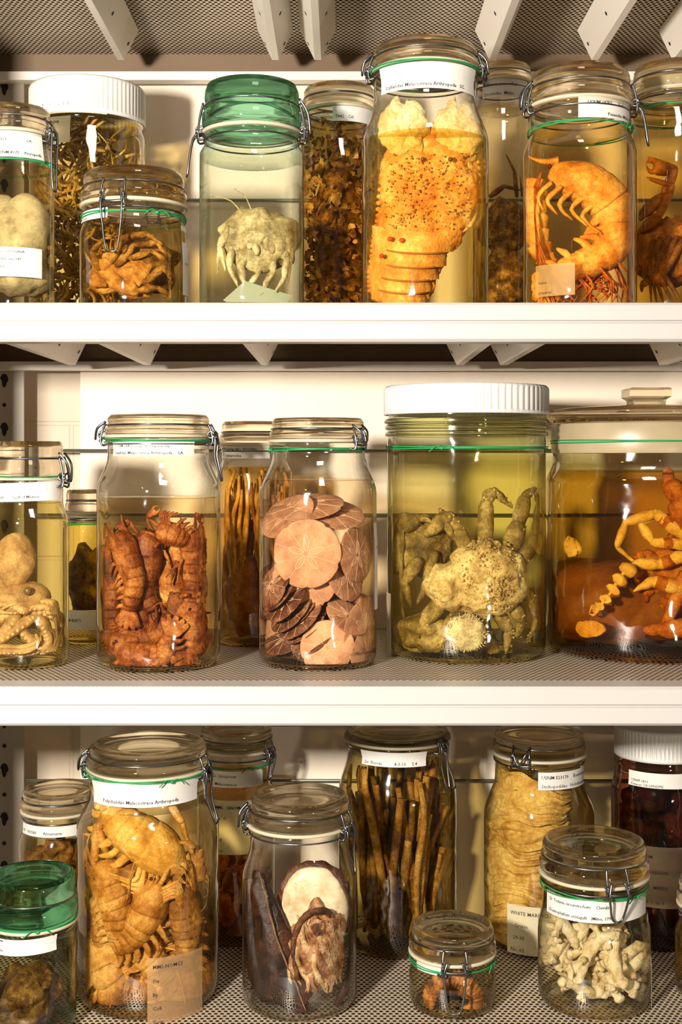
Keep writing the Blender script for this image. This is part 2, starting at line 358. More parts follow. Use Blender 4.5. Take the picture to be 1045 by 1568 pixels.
def prawn(mb,J,P,r,m=0,em=None,ant=True,side=1,claws=False):
    # smooth carapace + six overlapping abdominal segments + tail fan + legs + antennae + eye
    P=J.inset(P,r); Q,_=cr(P,1,10); K=len(Q); c=int(K*.36)
    Rc=[r*(.25+.75*math.sin(math.pi*.5*min(1,(i+1)/(c*.75)))) for i in range(c+1)]
    mb.tube(Q[:c+1],Rc,m,seg=20,n=1)
    n=6; step=(K-1-c)/n
    for s in range(n):
        a=int(c+s*step)-1; b=min(K-1,int(c+(s+1)*step)+2); seg=Q[a:b+1]
        if len(seg)<3: continue
        r0=r*(1-.085*s); R=[r0*(.86+.14*math.sin(math.pi*min(1,(i/(len(seg)-1))*.75+.12))) for i in range(len(seg))]
        mb.tube(seg,R,m,seg=20,n=1)
        t=(seg[-1]-seg[0]).normalized(); A=t.cross(V((0,1,0))); A=A.normalized() if A.length>.05 else V((1,0,0))
        p=seg[len(seg)//2]; d=A*side
        mb.tube([p+d*r0*.7+V((0,-r0*.4,0)),p+d*r0*1.25+V((0,-r0*.45,0))+t*r0*.2,p+d*r0*1.7+V((0,-r0*.3,0))+t*r0*.6],[r*.2,r*.17,r*.05],m,seg=8,flat=(1,.5),n=3)
    t=(Q[-1]-Q[-4]).normalized(); A=t.cross(V((0,1,0))); A=A.normalized() if A.length>.05 else V((1,0,0))
    for k in(-2,-1,0,1,2):
        d=(t+A*k*.42).normalized(); mb.tube([Q[-1]-t*r*.3,Q[-1]+d*r*.7,Q[-1]+d*r*1.5],[r*.22,r*.36,r*.12],m,seg=10,flat=(1,.3),n=4)
    h=Q[0]; t=(Q[0]-Q[3]).normalized(); A=t.cross(V((0,1,0))); A=A.normalized() if A.length>.05 else V((1,0,0)); d=A*(-side)
    mb.tube([Q[3]-d*r*.6,h-d*r*.35+t*r*.5,h-d*r*.4+t*r*1.3],[r*.22,r*.12,r*.02],m,seg=6,n=3)
    if em is not None: mb.ell(Q[1]+V((0,-r*.35,0))-d*r*.12+t*r*.15,(r*.12,)*3,em,nu=10,nv=8)
    for k in range(5):
        a=Q[min(c,3+k*max(1,(c-4)//5))]+d*r*.6+V((0,-r*.5,0)); b=a+d*r*.8+t*r*.4; e=b+d*r*.5-t*r*(.5+.15*k)
        mb.tube([a,b,e],[r*.13,r*.11,r*.04],m,seg=7,n=4)
    if ant:
        for k in range(3):
            w=random.uniform(-1,1); a=h+t*r*.3; mb.tube([a,a+t*r*1.2+A*w*r,a+t*r*1.5+A*w*r*2.4+V((0,-r*.5,-r)),a+A*w*r*3.4+V((0,-r*.4,-r*2.6))],[r*.06,r*.05,r*.04,r*.02],m,seg=5)
    if claws:
        a=h+d*r*.5+V((0,-r*.5,0)); b=a+t*r*1.0+d*r*.4; limb(mb,[a,b],r*.22,m); claw(mb,b,(d*.7-t*.5),r*1.6,m,.22)
# ================================================================ SHELVING
unit=bpy.data.objects.new('steel_shelving_unit',None); bpy.context.scene.collection.objects.link(unit)
XL,XR=-.50,.60; DEP=.46
def perfmat():
    m,nt,N,L=newmat('perforated_steel'); o=N.new('ShaderNodeOutputMaterial')
    p=N.new('ShaderNodeBsdfPrincipled'); p.inputs['Base Color'].default_value=srgb('c6b8a6'); p.inputs['Roughness'].default_value=.38; p.inputs['Metallic'].default_value=.2
    tc=N.new('ShaderNodeTexCoord'); P=.0074
    def lat(off):
        a=N.new('ShaderNodeVectorMath');a.operation='MULTIPLY_ADD'; L.new(tc.outputs['Object'],a.inputs[0]); a.inputs[1].default_value=(1/P,1/(P*1.732),0); a.inputs[2].default_value=(off,off,0)
        f=N.new('ShaderNodeVectorMath');f.operation='FRACTION';L.new(a.outputs[0],f.inputs[0])
        q=N.new('ShaderNodeVectorMath');q.operation='MULTIPLY_ADD';L.new(f.outputs[0],q.inputs[0]); q.inputs[1].default_value=(1,1.732,0); q.inputs[2].default_value=(-.5,-.866,0)
        l=N.new('ShaderNodeVectorMath');l.operation='LENGTH';L.new(q.outputs[0],l.inputs[0]); return l.outputs['Value']
    d=mathn(N,L,'MINIMUM',lat(0),lat(.5)); hole=mathn(N,L,'LESS_THAN',d,.33)
    t=N.new('ShaderNodeBsdfDiffuse'); t.inputs[0].default_value=srgb('32261a'); ms=N.new('ShaderNodeMixShader'); L.new(hole,ms.inputs[0]); L.new(p.outputs[0],ms.inputs[1]); L.new(t.outputs[0],ms.inputs[2]); L.new(ms.outputs[0],o.inputs[0]); return m
M_perf=perfmat()
lip=[(.04,0),(.003,0),(0,-.003),(0,-.0188),(.0022,-.0202),(.0022,-.0212),(0,-.0226),(0,-.039),(.003,-.042),(.028,-.042),(.028,-.040),(.008,-.039),(.008,-.004),(.04,-.003)]
vt={0:[185,422,487,755,912,1036],1:[110,225,405,705,772,1016],2:[150,300,560,700,860,980],3:[150,300,560,700,860,980]}
for i in range(4):
    z=shz(i); mb=MB()
    mb.prism(lip,XL,XR,0); mb.prism([(DEP-.02,-.030),(DEP,-.030),(DEP,-.042),(DEP-.02,-.042)],XL,XR,2)
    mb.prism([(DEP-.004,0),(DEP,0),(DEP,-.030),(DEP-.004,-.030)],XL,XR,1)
    mb.box(XL,XL+.004,0,DEP,-.042,0,0); mb.box(XR-.004,XR,0,DEP,-.042,0,0)
    mb.obj('shelf_frame_%d'%(i+1),[M_paint,M_recess_shade,M_chan],unit,False,(0,0,z))
    Vs=[(XL,.04,0),(XR,.04,0),(XR,DEP-.004,0),(XL,DEP-.004,0)]
    mb=MB(); mb.add(Vs,[(0,1,2,3)],0); mb.obj('perforated_deck_%d'%(i+1),[M_perf],unit,False,(0,0,z-.0003))
    mb=MB()
    for px in vt[i]:
        x=(px-HX)*S*1.26; w=.024; b=.0045; y0,y1=.03,.352
        Vs=[]
        for y in (y0,y1): Vs+=[(x-w,y,-.0015),(x+w,y,-.0015),(x+b,y,-.0415),(x-b,y,-.0415)]
        mb.add(Vs,[(0,1,2,3),(7,6,5,4),(0,4,5,1),(1,5,6,2),(2,6,7,3),(3,7,4,0)],0)
        for yy in (.10,.22,.335):
            for sg in(-1,1):
                c=Vector((x+sg*(w*.42+b*.58),yy,-.025)); n=Vector((sg*.9,0,-.45)).normalized(); u=Vector((0,1,0)); q=n.cross(u)
                R=[c+n*.0004+(u*math.cos(k)+q*math.sin(k))*.0028 for k in [j*math.pi/6 for j in range(12)]]
                mb.add(R,[tuple(range(12))],1)
    mb.obj('support_channels_%d'%(i+1),[M_chan,M_dark],unit,False,(0,0,z))
mb=MB()
for (x0,x1) in ((XL-.004,XL+.044),(XR-.02,XR+.02)):
    mb.box(x0,x1,DEP+.0005,DEP+.004,0.0,2.2,0)
    zz=.13
    while zz<2.15:
        cx=(x0+x1)/2-.004
        R=[(cx+.006*math.sin(t)*(1 if math.cos(t)>0 else .6),DEP,zz+.010*math.cos(t)) for t in [k*math.pi/10 for k in range(20)]]
        mb.add(R,[tuple(range(20))],1); 
        R=[(cx+.003*math.sin(t),DEP,zz+.035+.003*math.cos(t)) for t in [k*math.pi/6 for k in range(12)]]
        mb.add(R,[tuple(range(12))],1); zz+=.07
for x0 in (XL-.04,XR+.002):
    mb.box(x0,x0+.038,0,.003,0,2.2,0); mb.box(x0,x0+.003,0,.04,0,2.2,0)
mb.obj('uprights',[simple('upright_paint','a89c8c',.4,var=.05),M_dark],unit,False)
mb=MB()
for i,hs in ((1,(.205,)),(2,(.256,.163)),(3,(.272,.192))):
    for hh in hs:
        z=shz(i)+hh; mb.tube([(XL,.468,z),(XR,.468,z)],.0022,0,n=1,seg=8)
mb.obj('back_stop_rods',[simple('rod_paint','6f7468',.4,.6)],unit)
def wallmat():
    m,nt,N,L=newmat('painted_block'); o=N.new('ShaderNodeOutputMaterial'); p=N.new('ShaderNodeBsdfPrincipled'); L.new(p.outputs[0],o.inputs[0])
    tc=N.new('ShaderNodeTexCoord'); mp=N.new('ShaderNodeMapping'); mp.inputs['Rotation'].default_value=(math.radians(90),0,0)
    L.new(tc.outputs['Object'],mp.inputs[0]); b=N.new('ShaderNodeTexBrick'); b.inputs['Scale'].default_value=1
    b.inputs['Brick Width'].default_value=.4; b.inputs['Row Height'].default_value=.2; b.inputs['Mortar Size'].default_value=.004; b.inputs['Mortar Smooth'].default_value=.6
    L.new(mp.outputs[0],b.inputs['Vector'])
    nz=N.new('ShaderNodeTexNoise'); nz.inputs['Scale'].default_value=90; nz.inputs['Detail'].default_value=8; L.new(tc.outputs['Object'],nz.inputs[0])
    h=mathn(N,L,'SUBTRACT',mathn(N,L,'MULTIPLY',nz.outputs['Fac'],.5),b.outputs['Fac'])
    bp=N.new('ShaderNodeBump'); bp.inputs['Strength'].default_value=.5; bp.inputs['Distance'].default_value=.003; L.new(h,bp.inputs['Height']); L.new(bp.outputs[0],p.inputs['Normal'])
    p.inputs['Base Color'].default_value=srgb('c2b29e'); p.inputs['Roughness'].default_value=.6; return m
mb=MB(); mb.box(-2,2,.52,.6,0,2.6,0); mb.obj('wall_back',[wallmat()],None,False)
mb=MB(); mb.box((125-HX)*S*1.37,2,.49,.5195,0,2.6,0); mb.obj('wall_panel',[simple('smooth_wall','e6d8c6',.6,bump=.15,bscale=60,var=.05)],None,False)
mb=MB(); mb.box(-2,2,-2.6,.6,-.05,0,0); mb.obj('floor',[simple('floor_vinyl','8d8478',.5,var=.1,bscale=8)],None,False)
mb=MB(); mb.box(-2,2,-2.6,.6,2.6,2.65,0); mb.obj('ceiling',[simple('ceiling_paint','d9d2c6',.8)],None,False)
# ================================================================ TOP SHELF
J=Jar('mollusk_jar',22,60,.15,1,170,42,.9,(212,262),262,l='e4d4a0')
J.label(214,254,-60,60,['1963                LA:','USNM 8172    Pteropoda'],6,ta=-10); J.string(258,70); J.clamp(75,.06)
mb=MB(); mb.ell(J.p(30,362,-.008),(.034,.030,.048),0,.1,.12,35,nu=36,nv=24); mb.ell(J.p(5,335,0),(.024,.02,.03),0,-.4,.15,50); mb.ell(J.p(25,425,0),(.042,.038,.022),0,0,.2,60); mb.ell(J.p(50,400,-.01),(.015,.015,.03),0,.1,.2,60)
J.put(mb,'mollusk_specimen',[tissue('8c8478','beb8ac','d8d2c8',25,bump=.4,mott=.3)])
J.label(388,432,-35,55,['Gulf of Mexico  LOUISIANA','R/V OREGON II  sta 2347','coll. G. S. Miller','USNM 8172'],5,out=True)
J=Jar('basket_star_jar',134,88,.31,1,138,56,.96,(200,215),198,l='ecd898',lid='plastic',lidw=1.03)
J.label(176,196,-50,30,['00555 PHYLLACIS','GULF OF MEXICO'],7,mat=M_yel)
J.label(200,240,-40,-5,['Comatulida','coll. 1911','Station 28'],6,out=True,mat=M_yel)
mb=MB()
for i in range(360):
    a=random.uniform(0,6.28); r=J.R*random.uniform(.25,.9); z=random.uniform(.01,J.h(205)); P=[]; q=Vector((r*math.cos(a),r*math.sin(a),z)); d=Vector((random.gauss(0,1),random.gauss(0,1),random.gauss(0,.7))).normalized()
    for k in range(7):
        P.append(q.copy()); d=(d+Vector((random.gauss(0,.4),random.gauss(0,.4),random.gauss(0,.4)))).normalized(); q=q+d*.014
        m=math.hypot(q.x,q.y)
        if m>J.R*.92: q.x*=J.R*.92/m; q.y*=J.R*.92/m
    mb.tube(P,[.0025,.0024,.0022,.0018,.0014,.001,.0005],random.choice((0,0,1)),seg=6,n=3)
J.put(mb,'basket_star_arms',[tissue('9a7844','d0b480','f0e0b8',80,mott=.3),tissue('5a4020','9c7c50','ccb488',80)])
J=Jar('small_crab_jar',205,82,.14,1,268,52,.93,(338,365),345,l='e6cc88',edge=.4)
J.label(330,347,-75,-20,['','Echinodermata'],4); J.label(350,455,70,88,['','','USNM 229981','',''],4); J.string(338,35); J.clamp(-12,.055,w=.014); J.clamp(168,.02,'hinge')
mb=MB(); mb.ell(J.p(190,420,-.018),(.040,.022,.027),0,.1,.22,60,nu=64,nv=40)
mb.ell(J.p(228,405,.0),(.034,.03,.030),1,.1,.2,60,nu=48,nv=30)
for (pts,r) in (([(170,400),(185,365),(225,358),(250,375)],.0055),([(180,405),(205,375),(240,372),(262,398)],.005),([(225,430),(250,410),(268,425),(262,452)],.005),([(215,445),(240,440),(258,450),(250,460)],.0045),([(150,410),(140,385),(160,365),(190,360)],.004),([(200,395),(232,385),(258,400),(268,440)],.004)):
    limb(mb,[J.p(x,y,-.04) for x,y in pts],r,1)
for x,y in ((165,405),(180,432),(150,430),(200,440)): mb.ell(J.p(x,y,-.036),(.011,.008,.009),0,.4,.3,120,nu=20,nv=14)
mb.jitter(.0012,150)
J.put(mb,'crab_specimen',[tissue('8a5a28','c08c4c','e2bc84',60),tissue('52300f','8f6834','c8a068',60)])
J=Jar('green_glass_crab_jar',386,80,.14,1,134,74,.9,(222,240),245,g='d6f0e0',l='eef0dc',lidcol='green',edge=.7)
J.clamp(-82,.05,'open'); J.clamp(84,.02,'hinge')
mb=MB(); c=J.p(400,368,-.020); mb.ell(c,(.046,.026,.036),0,.05,.13,50,nu=64,nv=40,fn=lambda d:1+.05*abs(math.sin(7*math.atan2(d.z,d.x))))
for (pts,r) in (([(372,365),(350,350),(337,375),(345,415)],.0066),([(378,378),(355,380),(350,410),(366,440)],.0062),([(388,390),(368,405),(372,430),(388,448)],.006),([(428,362),(450,374),(450,405),(442,440)],.0064),([(425,378),(440,395),(435,425),(422,448)],.006),([(415,390),(418,415),(405,440),(398,452)],.0055),([(370,352),(348,354),(335,385),(333,420)],.005),([(400,390),(395,420),(380,440),(365,452)],.005)):
    limb(mb,[J.p(x,y,-.03-.004*j) for j,(x,y) in enumerate(pts)],r,1)
for i in range(5):
    mb.ell(J.p(384+i*8,372+random.uniform(-8,10),-.043),(.005,.004,.008),1,random.uniform(-.5,.5),.2,120,nu=14,nv=10)
for (x1,y1,x2,y2) in ((385,345,325,300),(395,345,360,290)):
    mb.tube([J.p(x1,y1,-.03),J.p((x1+x2)/2,(y1+y2)/2-14,-.03),J.p(x2,y2,-.01)],[.0012,.0008,.0004],1,seg=5)
mb.jitter(.0014,110)
J.put(mb,'crab_specimen',[tissue('6e5c36','b09a6a','dcc898',40),tissue('7c6a40','bca678','e2d0a4',45)])
mb=MB(); 
mb.add([J.p(330,458,-.055),J.p(375,430,-.05),J.p(462,452,-.035),J.p(455,462,-.04),J.p(345,462,-.05)],[(0,1,2,3,4)])
J.put(mb,'loose_paper_slip',[simple('wet_paper','989a84',.6)],f=.93)
J=Jar('sponge_jar',520,62,.30,1,138,38,.88,(196,230),198,l='ecc67a')
J.label(178,200,-10,60,['7842   Cal.'],6); J.string(176,None)
mb=MB()
for i in range(750):
    a=random.uniform(0,6.28); r=J.R*random.uniform(.72,.92); z=random.uniform(.008,J.h(196)); c=Vector((r*math.cos(a),r*math.sin(a),z))
    n1=Vector((random.gauss(0,1),random.gauss(0,1),random.gauss(0,1))).normalized(); n2=n1.orthogonal(); w=random.uniform(.003,.0065)
    n3=n1.cross(n2); Vs=[c+n2*(w*math.cos(t)*random.uniform(.5,1.2))+n3*(w*math.sin(t)*random.uniform(.5,1.2))+n1*(w*.4*math.cos(2*t)) for t in [k*math.pi/3.5 for k in range(7)]]
    mb.add([c+n1*w*.2]+Vs,[(0,k+1,(k+1)%7+1) for k in range(7)],random.randrange(2))
mb.lathe([(.001,.01),(J.R*.6,.01),(J.R*.65,.05),(J.R*.6,.12),(J.R*.62,.17),(.001,J.h(205))],1,24)
J.put(mb,'flaky_sponge_specimen',[tissue('8b6436','cca468','f4dca8',90,bump=.8,mott=.2),tissue('3a220a','7a5222','b88a4c',90)],f=.93)
# slipper lobster
J=Jar('slipper_lobster_jar',651,97,.14,1,76,40,.81,(158,222),222,l='e8d48c',g='f4efdc',edge=.5)
J.label(120,158,-58,62,['2784   Scyllarides nodifer (Stimpson, 1866)','Scyllaridae Malacostraca Arthropoda   SC.'],7,ta=-50); J.string(118,None); J.clamp(80,.03,'hinge'); J.clamp(-84,.02,'hinge')
mb=MB()
rows=[(672,196,46,.5),(668,225,60,.8),(660,260,74,1),(656,300,75,1.05),(648,335,69,1),(634,362,61,.9),(626,390,56,.85),(617,420,51,.8),(612,445,45,.7),(608,466,36,.6)]
P=[J.p(a,b,-.012) for a,b,c,d in rows]; R=[c*J.u for a,b,c,d in rows]
mb.tube(P,R,0,seg=110,n=20,flat=(1,.42)); mb.jitter(.005,50); mb.jitter(.0018,160); mb.jitter(.001,340)
for i,(cx,cy,rr) in enumerate([(617,194,39),(704,196,38),(640,228,30),(694,240,32)]):
    f=lambda d:1+.05*math.cos(7*math.atan2(d.z,d.x))-(.2 if abs(math.atan2(d.z,d.x)-1.6)<.12 else 0)
    k0=len(mb.v); mb.ell(J.p(cx,cy,-.032+.004*i),(rr*J.u,.007,rr*J.u*1.1),1,0,.1,110,nu=80,nv=40,fn=f); mb.jitter(.0014,260,k0)
for i,(yy,c,w,hh) in enumerate([(366,633,62,19),(389,627,57,18),(410,620,53,17),(430,615,48,16),(449,611,43,15)]):
    n=40;Vs=[];F=[]
    for a in range(n+1):
        t=-1+2*a/n; x=c+w*t; d=math.sqrt(max(0,1-t*t*.98))
        for b in range(7):
            f=b/6; y=yy-hh*.9+hh*1.7*f+6*(1-t*t)+4*t; Vs.append(J.p(x,y,-.012-(.0285+.0022*math.sin(f*2.6)-.0012*i)*d))
    for a in range(n):
        for b in range(6): F.append((a*7+b,a*7+b+1,a*7+8+b,a*7+7+b))
    k0=len(mb.v); mb.add(Vs,F,5); mb.jitter(.0012,200,k0)
    mb.tube([J.p(c-w*.95,yy+hh*.62,-.018),J.p(c-w*.5,yy+hh*.8+4,-.0395+.001*i),J.p(c+w*.1,yy+hh*.8+7,-.0425+.001*i),J.p(c+w*.6,yy+hh*.8+6,-.037+.001*i),J.p(c+w*.95,yy+hh*.8+2,-.018)],.0011,6,seg=6)
for i in range(300):
    yy=random.uniform(235,350); xx=random.uniform(588,720); t=(xx-655)/78; q=J.p(xx,yy,-.012-.031*math.sqrt(max(0,1-t*t))); e=random.uniform(.0008,.0016)
    mb.ell(q,(e,e,e),random.choice((0,1,0,0,4)),nu=6,nv=4)
for i in range(30):
    t=i/29; a=int(t*8); x0=rows[a][0]; b=rows[min(a+1,9)]; f=t*8-a
    for sg in(-1,1):
        x=x0*(1-f)+b[0]*f+sg*(rows[a][2]*(1-f)+b[2]*f); y=rows[a][1]*(1-f)+b[1]*f; mb.ell(J.p(x,y,-.014),(.0036,.003,.003),0,nu=7,nv=5)
for i,(x,y) in enumerate([(598,366),(616,368),(584,392)]): mb.ell(J.p(x,y,-.045),(.0036,.0018,.003),2,nu=8,nv=6)
for i in range(5):
    a=J.p(712,245+i*22,0); limb(mb,[a,a+Vector((.012,-.008,.002)),a+Vector((.004,-.018,-.014)),a+Vector((-.006,-.02,-.022))],.004,1)
for x in (648,690): mb.ell(J.p(x,244,-.043),(.0028,.0025,.0028),3,nu=10,nv=8)
J.put(mb,'slipper_lobster_specimen',[tissue('b8641f','dc9a4a','f2d090',20,bump=.9,fine=150),tissue('b8904c','e2c480','f6e6bc',40,bump=.9),simple('red_spot','c2401c',.5),simple('eye_brown','6a4018',.3),simple('tubercle_orange','c88040',.4),tissue('c07a3a','e4aa60','f4d8a0',25,bump=.7),simple('segment_edge','a86c34',.5)],f=.94)
J=Jar('hermit_crab_jar',770,46,.31,1,104,28,.92,(160,178),170,l='efe2b8')
J.label(132,160,-50,50,['Dromidiopsis ridleyi','Dromiidae  Malac.'],6); J.clamp(-50,.02,'hinge')
mb=MB(); mb.ell(J.p(772,350,-.01),(.034,.03,.035),0,0,.25,60,nu=32,nv=20); mb.ell(J.p(778,425,-.01),(.036,.03,.038),0,0,.25,60,nu=32,nv=20)
limb(mb,[J.p(792,300,-.02),J.p(788,262,-.02),J.p(775,236,-.02)],.003,1); limb(mb,[J.p(752,300,-.02),J.p(772,285,-.03),J.p(800,292,-.02)],.004,1); limb(mb,[J.p(800,300,-.02),J.p(797,270,-.02)],.002,1)
J.put(mb,'crab_specimen',[tissue('2a1806','7b5420','d0a45c',60),tissue('4a2810','7a4e20','a07840',60)])
# shrimp
J=Jar('penaeid_shrimp_jar',888,86,.14,1,115,54,.88,(202,240),206,l='efd284',g='f4ecd4',edge=.5)
J.label(168,200,-12,62,['    USNM 18702      Farfantepenaeus azt.','                    Penaeidae Malacostraca'],6.5,ta=-8); J.string(205,60); J.clamp(78,.045,'open'); J.clamp(-80,.02,'hinge')
mb=MB()
prawn(mb,J,[J.p(836,262,-.024),J.p(872,272,-.026),J.p(908,288,-.026),J.p(936,314,-.025),J.p(947,348,-.024),J.p(936,380,-.026),J.p(906,400,-.028),J.p(872,414,-.03),J.p(848,428,-.03)],.0255,0,1,False,-1)
segbody(mb,J.inset([J.p(822,275,.0),J.p(812,310,.0),J.p(815,355,-.005),J.p(835,395,-.01),J.p(862,420,-.01)],.014),.014,0,8,False,False)
for i in range(34):
    x=random.uniform(850,950); a=J.p(x,random.uniform(395,430),random.uniform(-.04,0)); b=J.p(x+random.uniform(-40,50),468,random.uniform(-.05,0)); mb.tube([a,(a+b)/2+Vector((random.uniform(-.015,.015),-.01,0)),b],[.0018,.0014,.0006],3,seg=5)
for i in range(7):
    mb.tube([J.p(830,262,-.02),J.p(808+i*2,320+i*5,-.03),J.p(815+i*8,400+i*6,-.035),J.p(860+i*12,440,-.03),J.p(930,430+i*5,-.04)],[.001]*5,3,seg=5)
mb.jitter(.0012,100)
J.put(mb,'shrimp_specimen',[tissue('a85c20','de9c48','f4d090',28,bump=.6),simple('shrimp_eye','3a2010',.3),tissue('944c1c','c4803c','e4b070',40),tissue('7a2c10','b85c2a','d88848',50)])
J.label(415,462,-58,-15,['','Penaeus','29°N 88°W'],4.5,out=True,mat=simple('wet_amber_label','b08848',.6,var=.1,trans=.4))
J=Jar('spider_crab_jar',1036,74,.26,1,106,44,.86,(150,185),175,l='f2d888')
J.label(132,152,-60,40,['','Cardisoma g.   FL'],6,mat=M_yel); J.string(178,None,.002)
mb=MB(); crab(mb,J.p(1025,390,-.015),.05,.045,.1,.05,.006,nzz=.08,droop=.2,claws=False,thick=.6,m=0)
limb(mb,[J.p(980,330,-.03),J.p(1018,300,-.04),J.p(1034,258,-.04),J.p(990,240,-.04)],.0085,0); limb(mb,[J.p(985,350,-.03),J.p(1010,330,-.045),J.p(1030,285,-.045),J.p(985,270,-.04)],.0075,0); claw(mb,J.p(1030,262,-.04),Vector((-1,0,.25)),.04,0,.28)
for i in range(5): limb(mb,[J.p(1000+i*12,365,-.045),J.p(985+i*8,420,-.05),J.p(990+i*14,465,-.05)],.005,1)
J.put(mb,'crab_specimen',[tissue('6b3818','a06028','cc8c50',50),tissue('4a2412','7a4a20','a87038',50)])
# ================================================================ MIDDLE SHELF
J=Jar('octopus_jar',42,62,.15,2,676,58,.86,(768,800),770,l='e8da90')
J.label(738,766,-60,70,['7011184   Octopoda Cephalopoda Mollusca','1963        Gulf of Mexico'],6,ta=-38,tilt=.003); J.string(732,None); J.clamp(78,.0,'hinge')
mb=MB(); mb.ell(J.p(20,862,-.012),(.027,.024,.035),0,.15,.06,40,nu=32,nv=20); mb.ell(J.p(30,915,-.012),(.034,.026,.020),0,0,.1,50); mb.ell(J.p(42,905,-.038),(.005,.004,.005),1)
for i in range(17):
    x=20+random.uniform(-15,30); P=[J.p(x,925,-.01)]; q=P[0].copy(); ang=random.uniform(0,6.28)
    for k in range(9):
        ang+=random.uniform(.2,.75)*(1 if i%2 else -1); q=q+Vector((math.cos(ang)*.019,random.uniform(-.009,.003),math.sin(ang)*.007-(.007 if k<4 else 0))); q.z=max(q.z,.012+.003*(i%5)); P.append(q.copy())
    R=[.0088*(1-.092*k) for k in range(10)]; mb.tube(P,R,0,seg=10,n=5)
    Q,RR=cr(P,R,3)
    for k in range(3,len(Q)-2): mb.ell(Q[k]+Vector((0,-RR[k]*.8,-RR[k]*.4)),(RR[k]*.4,)*3,2,nu=6,nv=4)
J.put(mb,'octopus_specimen',[tissue('785a52','ac8a7c','d0b4a8',30,bump=.4,mott=.4),simple('eye_dark','6a5a50',.3),simple('sucker_pale','ccb2a8',.5)])
J=Jar('small_yellow_liquid_jar',133,36,.33,2,750,36,.85,(796,812),800,l='e0c868'); J.string(802,None)
J.label(930,960,-60,40,['','USNM 42871',''],6)
mb=MB(); mb.ell(J.p(135,890,0),(.028,.026,.05),0,.1,.25,70,nu=30,nv=20); J.put(mb,'bivalve_specimen',[tissue('2a1e0a','5a4220','8a6c38',60)])
# mantis shrimp
J=Jar('mantis_shrimp_jar',243,94,.15,2,636,34,.82,(698,752),762,l='eed8a4',g='f6f2e2',edge=.55)
J.label(677,698,-50,50,['USNM 18470   Squilla empusa Say','Squillidae Malacostraca Arthropoda     LA.'],6,ta=-46); J.string(676,None); J.clamp(82,.045); J.clamp(-80,.02,'hinge')
mb=MB()
bods=[([(178,815),(192,850),(205,890),(195,935)],.0155),([(222,812),(228,850),(218,895),(236,935)],.0165),([(262,830),(285,862),(300,905),(292,945)],.0175),([(298,812),(318,840),(322,885),(312,925)],.016),
([(160,970),(195,990),(238,972),(265,940)],.0175),([(278,945),(296,970),(292,1005),(270,1022)],.019),([(172,1012),(210,1020),(248,1002),(262,975)],.0165),([(160,835),(166,875),(172,925),(162,962)],.0145),
([(245,860),(264,892),(252,925),(222,950)],.0165),([(312,935),(324,962),(318,998),(300,1020)],.016),([(195,1024),(230,1028),(268,1018)],.014),([(185,870),(225,872),(262,895)],.0155),([(240,812),(270,820),(305,832)],.0135),([(205,905),(215,950),(205,985)],.0155),([(255,905),(280,935),(300,965)],.0155)]
for i,(pl,r) in enumerate(bods):
    dy=-.046+.020*(i%3); prawn(mb,J,[J.p(x,y,dy-.003*j) for j,(x,y) in enumerate(pl)],r,i%3,3,False,random.choice((-1,1)),True)
for i in range(12): mb.ell((random.uniform(-.035,.035),random.uniform(-.01,.04),random.uniform(.02,J.h(850))),(.018,.016,.016),1,random.random()*3,.3,70,nu=14,nv=10)
for i in range(26):
    a=Vector((random.uniform(-.05,.05),random.uniform(-.05,-.02),random.uniform(.015,J.h(830)))); d=Vector((random.gauss(0,1),random.gauss(0,.4),random.gauss(0,1))).normalized()*.016
    mb.tube([a,a+d+Vector((0,0,.004)),a+d*1.8],[.0024,.002,.0007],i%3,seg=6)
mb.jitter(.001,110)
J.put(mb,'mantis_shrimp_specimens',[tissue('4e200c','8c4a20','c48c58',40),tissue('34120a','6e3414','a8683a',40),tissue('602a10','a0602c','d8ac78',40),simple('shrimp_eye_b','140a06',.3)],f=.94)
J=Jar('brittle_star_jar',390,58,.33,2,646,36,.86,(702,725),715,l='f0cf86')
J.label(682,702,-60,30,['Asteroporpa annulata','Ophiuroidea'],6)
mb=MB()
for i in range(70):
    a=random.uniform(-2.6,2.6)-math.pi/2; r=J.R*random.uniform(.3,.88); z=J.h(random.uniform(715,760)); P=[Vector((r*math.cos(a),r*math.sin(a),z))]
    for k in range(5): q=P[-1]+Vector((random.gauss(0,.004),random.gauss(0,.004),-.026)); q.z=max(q.z,.01); P.append(q)
    mb.tube(P,[.002,.003,.003,.0028,.002,.0012],0 if i%3 else 1,seg=6,n=4)
mb.ell((0,0,.06),(J.R*.8,J.R*.8,.055),1,0,.15,60)
J.put(mb,'brittle_star_specimen',[tissue('b88a44','deb870','f4dca4',80),tissue('7a4a1c','a87438','cc9c5c',60)])
